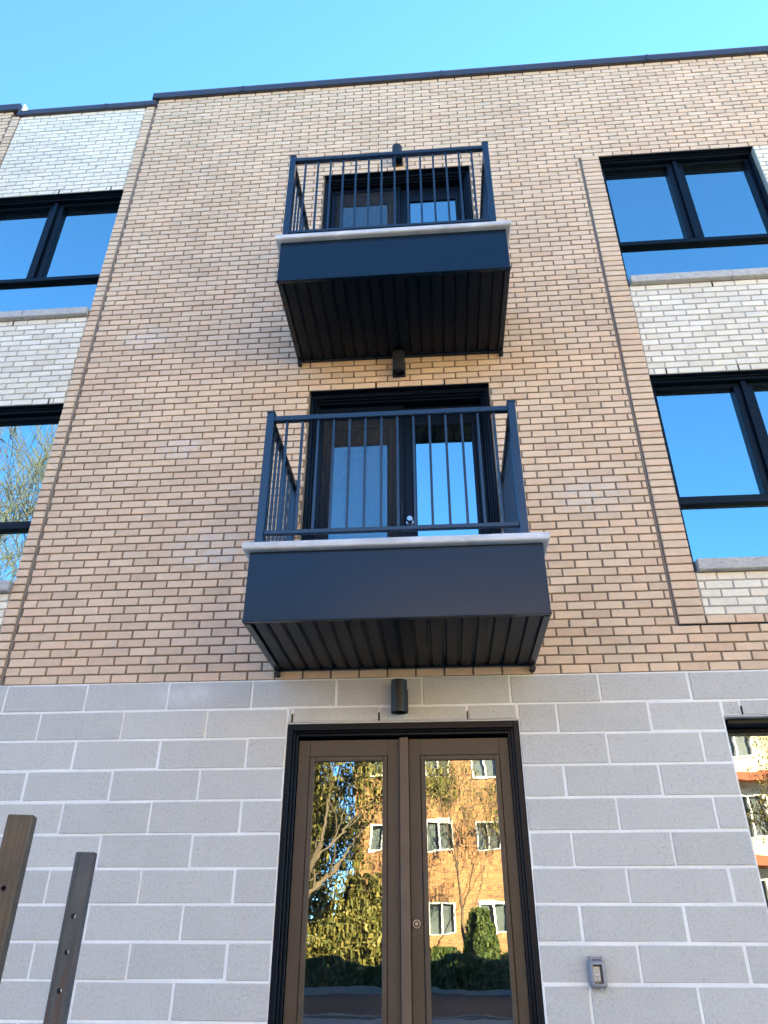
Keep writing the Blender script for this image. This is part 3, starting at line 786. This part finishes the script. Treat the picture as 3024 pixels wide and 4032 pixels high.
# ---------------------------------------------------------------- two drilled posts in front of the wall
def post(name, label, x, y, ztop, w, rot, holes, mat):
    """square post with eased corners and round holes drilled right through, built about its own foot"""
    t = thing(name, label, 'post', (x, y, GZ), 'square posts in front of the block wall')
    t.rotation_euler.z = rot
    m = MB(); h = ztop - GZ; c = w * .10; r = .0085; a = w / 2; n = 16
    zs = sorted(holes); lo = 0.0
    def facequad(z0, z1, y, flip):
        b = len(m.v); m.v.extend([(-a + c, y, z0), (a - c, y, z0), (a - c, y, z1), (-a + c, y, z1)]); f = (b, b + 1, b + 2, b + 3); m.q(*(f[::-1] if flip else f))
    segs = []
    for z in zs: segs.append((lo, z - .03, None)); segs.append((z - .03, z + .03, z)); lo = z + .03
    segs.append((lo, h - .004, None))
    for (z0, z1, hz) in segs:
        for (y, fl) in ((-a, False), (a, True)):
            if hz is None: facequad(z0, z1, y, fl); continue
            outer, inner = [], []
            hw, hh = a - c, .03
            for i in range(n):
                an = 2 * math.pi * (i + .5) / n; cx_, sz_ = math.cos(an), math.sin(an); k = min(hw / abs(cx_) if cx_ else 9, hh / abs(sz_) if sz_ else 9)
                outer.append((cx_ * k, hz + sz_ * k)); inner.append((cx_ * r, hz + sz_ * r))
            # square corners
            b = len(m.v); m.v.extend([(px_, y, pz_) for px_, pz_ in outer] + [(px_, y, pz_) for px_, pz_ in inner])
            for i in range(n):
                j = (i + 1) % n; f = (b + i, b + j, b + n + j, b + n + i); m.q(*(f[::-1] if fl else f))
                if (outer[i][0] != outer[j][0]) and abs(outer[i][1] - outer[j][1]) > 1e-6 and not (abs(abs(outer[i][0]) - hw) < 1e-6 and abs(abs(outer[j][0]) - hw) < 1e-6):
                    cxn = math.copysign(hw, outer[i][0] + outer[j][0]); czn = hz + math.copysign(hh, (outer[i][1] + outer[j][1]) / 2 - hz)
                    q_ = len(m.v); m.v.append((cxn, y, czn)); f = (b + i, q_, b + j); m.q(*(f[::-1] if fl else f))
        if hz is not None:
            b = len(m.v)
            for y in (-a, a): m.v.extend([(math.cos(2 * math.pi * (i + .5) / n) * r, y, hz + math.sin(2 * math.pi * (i + .5) / n) * r) for i in range(n)])
            for i in range(n): j = (i + 1) % n; m.q(b + j, b + i, b + n + i, b + n + j, sm=True)
    pr_ = [(-a + c, -a), (a - c, -a), (a - c * .3, -a + c * .3), (a, -a + c), (a, a - c), (a - c, a), (-a + c, a), (-a, a - c), (-a, -a + c), (-a + c * .3, -a + c * .3)]
    b = len(m.v); L = len(pr_); m.v.extend([(px_, py_, 0) for px_, py_ in pr_] + [(px_, py_, h - .004) for px_, py_ in pr_] + [(px_ * .96, py_ * .96, h) for px_, py_ in pr_])
    for i in range(L):
        j = (i + 1) % L
        if i not in (0, 5): m.q(b + i, b + j, b + L + j, b + L + i)
        m.q(b + L + i, b + L + j, b + 2 * L + j, b + 2 * L + i)
    m.q(*[b + 2 * L + i for i in range(L)])
    o = bpy.data.objects.new('shaft', m.mesh('shaft', mat)); col.objects.link(o); o.parent = t
post('drilled_post', 'taller brown square post at the left edge with one bolt hole in view', 1.718, -2.475, -1.215, .080, R(18), [-1.432 - GZ, -1.60 - GZ, -1.77 - GZ], 'post_brown')
post('drilled_post', 'shorter grey square post with a column of bolt holes and rust streaks', 1.757, -2.03, -1.288, .069, R(15), [-1.50 - GZ, -1.612 - GZ, -1.728 - GZ, -1.845 - GZ, -1.96 - GZ], 'post_grey')

# ---------------------------------------------------------------- across the street: what the glass mirrors
def house(name, label, x0, x1, yf, h, mat, rows, colsx, ww, wh, roofmat, deep=10):
    t = thing(name, label, 'building', ((x0 + x1) / 2, yf - deep / 2, GZ))
    holes = [(cx_ - ww / 2, cx_ + ww / 2, z, z + wh) for z in rows for cx_ in colsx]
    sh = sheet(x0, x1, GZ - .2, GZ + h, holes, 0, .25)
    m = MB(); m.v = [(x, yf - y, z) for x, y, z in sh.v]; m.f = [f[::-1] for f in sh.f]; m.r = sh.r; m.sm = sh.sm
    m.build('wall', mat, t)
    bd = MB(); bd.box(x0, x0 + .25, yf - deep, yf - .25, GZ - .2, GZ + h); bd.box(x1 - .25, x1, yf - deep, yf - .25, GZ - .2, GZ + h); bd.box(x0 + .25, x1 - .25, yf - deep, yf - deep + .25, GZ - .2, GZ + h); bd.build('wall', mat, t)
    rf = MB(); rf.box(x0 - .1, x1 + .1, yf - deep - .1, yf + .12, GZ + h + .001, GZ + h + .22); rf.build('roof', roofmat, t)
    for (a, b, c, d) in holes:
        w = part('window', t); f = MB(); e = .03
        for (p, q, r_, s_) in ((a - e, a + .04, c - e, d + e), (b - .04, b + e, c - e, d + e), (a + .04, b - .04, d - .04, d + e), (a + .04, b - .04, c - e, c + .04), ((a + b) / 2 - .03, (a + b) / 2 + .03, c + .04, d - .04)): f.box(p, q, yf - .14, yf + .05, r_, s_)
        f.build('frame', 'white_trim', w)
        MB().box(a + .01, b - .01, yf - .20, yf - .145, c + .01, d - .01).build('pane', 'curtain', w)
    return t
house('brick_apartment_block', 'sunlit orange brick block mirrored in the right entrance door pane', -.6, 12.5, -27, 12.5, 'orange', [-1.55, 1.30, 4.15, 7.0], [.55, 2.85, 4.85, 7.1, 9.4, 11.5], 1.0, 1.08, 'white_trim')
cr = house('cream_house', 'cream rendered building mirrored in the window right of the entrance', 13.2, 48, -25, 12, 'cream', [-1.3, 1.6, 4.5, 7.4], [14.6, 17.0, 19.4, 21.8, 24.2, 27], 1.2, 1.4, 'red_trim')
for z in (.55, 3.45): MB().box(13.2, 48, -25.0, -24.2, z, z + .35).build('awning', 'red_trim', cr)
house('far_house', 'low brick house mirrored behind the trees in the left door pane', -48, -9, -30, 9, 'orange', [-1.2, 1.7], [-24, -21, -18, -15, -12], 1.2, 1.4, 'red_trim')

def tree(name, label, base, H, seed, spread, leafmat, nleaf, leafsize, lean=(0, 0), depth=5, trunk_r=.22, first=.3, group=None):
    g = random.Random(seed); t = thing(name, label, 'tree', base, group); m = MB(); tips = []
    def grow(p, d, L, r, lev):
        pts = [p]; rad = [r]; n = 4
        for i in range(n):
            d = (d + Vector((g.uniform(-.18, .18), g.uniform(-.18, .18), g.uniform(-.05, .14)))).normalized()
            p = p + d * (L / n); pts.append(p); rad.append(r * (1 - .45 * (i + 1) / n))
            if lev >= depth - 2: tips.append((p.copy(), lev))
        m.tube(pts, [max(q, .0065 if nleaf == 0 else .006) for q in rad], 7 if lev < 2 else 4)
        if lev >= depth: return
        for k in range(g.choice((2, 3, 3)) if lev else 5):
            q = pts[-1] if k == 0 else pts[g.randrange(2, 5)]
            ax = Vector((g.uniform(-1, 1), g.uniform(-1, 1), g.uniform(-.1, .5))).normalized()
            nd = (d * (1.1 if k == 0 else .75) + ax * spread).normalized()
            grow(q, nd, L * g.uniform(.62, .82), rad[-1] * g.uniform(.62, .85), lev + 1)
    grow(Vector(base), Vector((lean[0], lean[1], 1)).normalized(), H * first, trunk_r, 0)
    m.build('trunk', 'bark' if nleaf else 'grey_bark', t)
    if nleaf:
        lf = MB()
        for _ in range(nleaf):
            p, lv = g.choice(tips); p = p + Vector((g.gauss(0, .16), g.gauss(0, .16), g.gauss(0, .16))); s = leafsize * g.uniform(.6, 1.3)
            e = Euler((g.uniform(0, 6.3), g.uniform(0, 6.3), g.uniform(0, 6.3))).to_matrix(); b = len(lf.v)
            for q in ((-s, 0, 0), (0, -s * .5, s * .1), (s, 0, 0), (0, s * .5, s * .1)): lf.v.append(tuple(p + e @ Vector(q)))
            lf.q(b, b + 1, b + 2, b + 3, r=g.random())
        o = lf.build('crown', leafmat, t, True); o['kind'] = 'stuff'
    return t
tree('bare_tree', 'tall bare tree mirrored in the left upper windows', (-7.6, -8.2, GZ), 16, 11, .70, None, 0, 0, (.0, 0), 8, .24, .27)
tree('leafy_tree', 'olive leafed tree mirrored in the left door pane', (-1.2, -15.8, GZ), 11, 5, .72, 'leaf_olive', 30000, .06, (.08, 0), 6, .24, .27)
tree('leafy_tree', 'olive leafed tree standing left of the mirrored tree in the door', (-4.2, -19.5, GZ), 11, 8, .72, 'leaf_olive', 30000, .065, (0, 0), 6, .24, .25)
tree('leafy_tree', 'broad yellowing tree mirrored beside the orange brick block', (-2.6, -24.5, GZ), 10, 14, .8, 'leaf_olive', 36000, .075, (0, 0), 6, .22, .22)
tree('leafy_tree', 'dark green tree mirrored far back in the left door pane', (-6.2, -28.0, GZ), 11, 17, .8, 'leaf_green', 36000, .08, (0, 0), 6, .24, .22)
tree('leafy_tree', 'thin young tree mirrored against the orange brick block', (3.75, -24.0, GZ), 7, 21, .6, 'leaf_olive', 3000, .05, (0, 0), 6, .07, .36)
tree('leafy_tree', 'small tree mirrored in the window right of the entrance', (15.0, -19.0, GZ), 8, 31, .7, 'leaf_olive', 4000, .05, (0, 0), 6, .12, .30)
def shrub(label, base, r, h, seed, mat, n=9000):
    g = random.Random(seed); t = thing('shrub', label, 'shrub', base); lf = MB(); st_ = MB()
    for k in range(14):
        a = g.uniform(0, 6.3); e = Vector(base) + Vector((math.cos(a) * r * g.random(), math.sin(a) * r * g.random(), h * g.uniform(.5, .95))); st_.tube([Vector(base), (Vector(base) + e) / 2 + Vector((0, 0, .1)), e], [.03, .02, .008], 5)
    st_.build('stem', 'bark', t)
    for _ in range(n):
        a, rr_, z = g.uniform(0, 6.3), r * math.sqrt(g.random()), g.random()
        k = math.sqrt(max(0, 1 - (z * 1.05 - .25) ** 2 * .9)) * (1 + .25 * math.sin(3 * a + seed)); p = Vector(base) + Vector((math.cos(a) * rr_ * k, math.sin(a) * rr_ * k, z * h * (.8 + .2 * math.sin(5 * a))))
        s = .085 * g.uniform(.6, 1.3); e = Euler((g.uniform(0, 6.3), g.uniform(0, 6.3), g.uniform(0, 6.3))).to_matrix(); b = len(lf.v)
        for q in ((-s, 0, 0), (0, -s * .5, 0), (s, 0, 0), (0, s * .5, 0)): lf.v.append(tuple(p + e @ Vector(q)))
        lf.q(b, b + 1, b + 2, b + 3, r=g.random())
    o = lf.build('foliage', mat, t, True); o['kind'] = 'stuff'
shrub('dark green shrub mirrored low in the right door pane', (4.15, -22.9, GZ), .55, 1.9, 3, 'leaf_green', 7000)
shrub('broad low shrub mirrored at the foot of the brick block', (6.2, -22.6, GZ), 1.6, .8, 4, 'leaf_green')
shrub('low dark shrub mirrored left of the young tree', (2.2, -22.7, GZ), 1.5, .75, 12, 'leaf_green')
shrub('tall olive shrub mirrored low in the left door pane', (.2, -22.0, GZ), 1.4, 3.0, 6, 'leaf_olive', 14000)
shrub('olive shrub mirrored at the left of the left door pane', (-2.4, -21.5, GZ), 1.7, 4.0, 9, 'leaf_olive', 14000)
shrub('wide olive shrub mirrored at the far left of the door pane', (-5.0, -22.5, GZ), 2.0, 4.4, 15, 'leaf_olive', 16000)
tree('leafy_tree', 'yellow green tree filling the middle of the mirrored trees', (-2.0, -17.6, GZ), 9, 41, .8, 'leaf_olive', 34000, .06, (.03, 0), 6, .18, .22)
def added_hedge(label, x0, x1, y, w, h, seed):
    g = random.Random(seed); t = thing('added_hedge', label, 'added_hedge', ((x0 + x1) / 2, y, GZ)); core = MB()
    core.box(x0 + .1, x1 - .1, y - w / 2 + .08, y + w / 2 - .08, GZ, GZ + h - .08); core.build('stem', 'leaf_green', t, True)
    lf = MB()
    for _ in range(26000):
        x = g.uniform(x0, x1); top = h + .07 * math.sin(1.7 * x + seed) + .05 * math.sin(4.3 * x)
        side = g.random(); z = g.uniform(.05, top) if side < .6 else top - abs(g.gauss(0, .05)); yy = y + (w / 2 + g.gauss(0, .03) if side < .6 else g.uniform(-w / 2, w / 2))
        p = Vector((x, yy, GZ + z)); s_ = .05 * g.uniform(.6, 1.4); e = Euler((g.uniform(0, 6.3), g.uniform(0, 6.3), g.uniform(0, 6.3))).to_matrix(); b = len(lf.v)
        for q in ((-s_, 0, 0), (0, -s_ * .5, 0), (s_, 0, 0), (0, s_ * .5, 0)): lf.v.append(tuple(p + e @ Vector(q)))
        lf.q(b, b + 1, b + 2, b + 3, r=g.random())
    o = lf.build('foliage', 'leaf_green', t, True); o['kind'] = 'stuff'
added_hedge('low leafy row added to hide sunlit ground mirrored at the bottom of the entrance door panes', -6, 9, -15.6, .9, .62, 2)  # leafy row added to keep bright sunlit ground out of the mirrored view
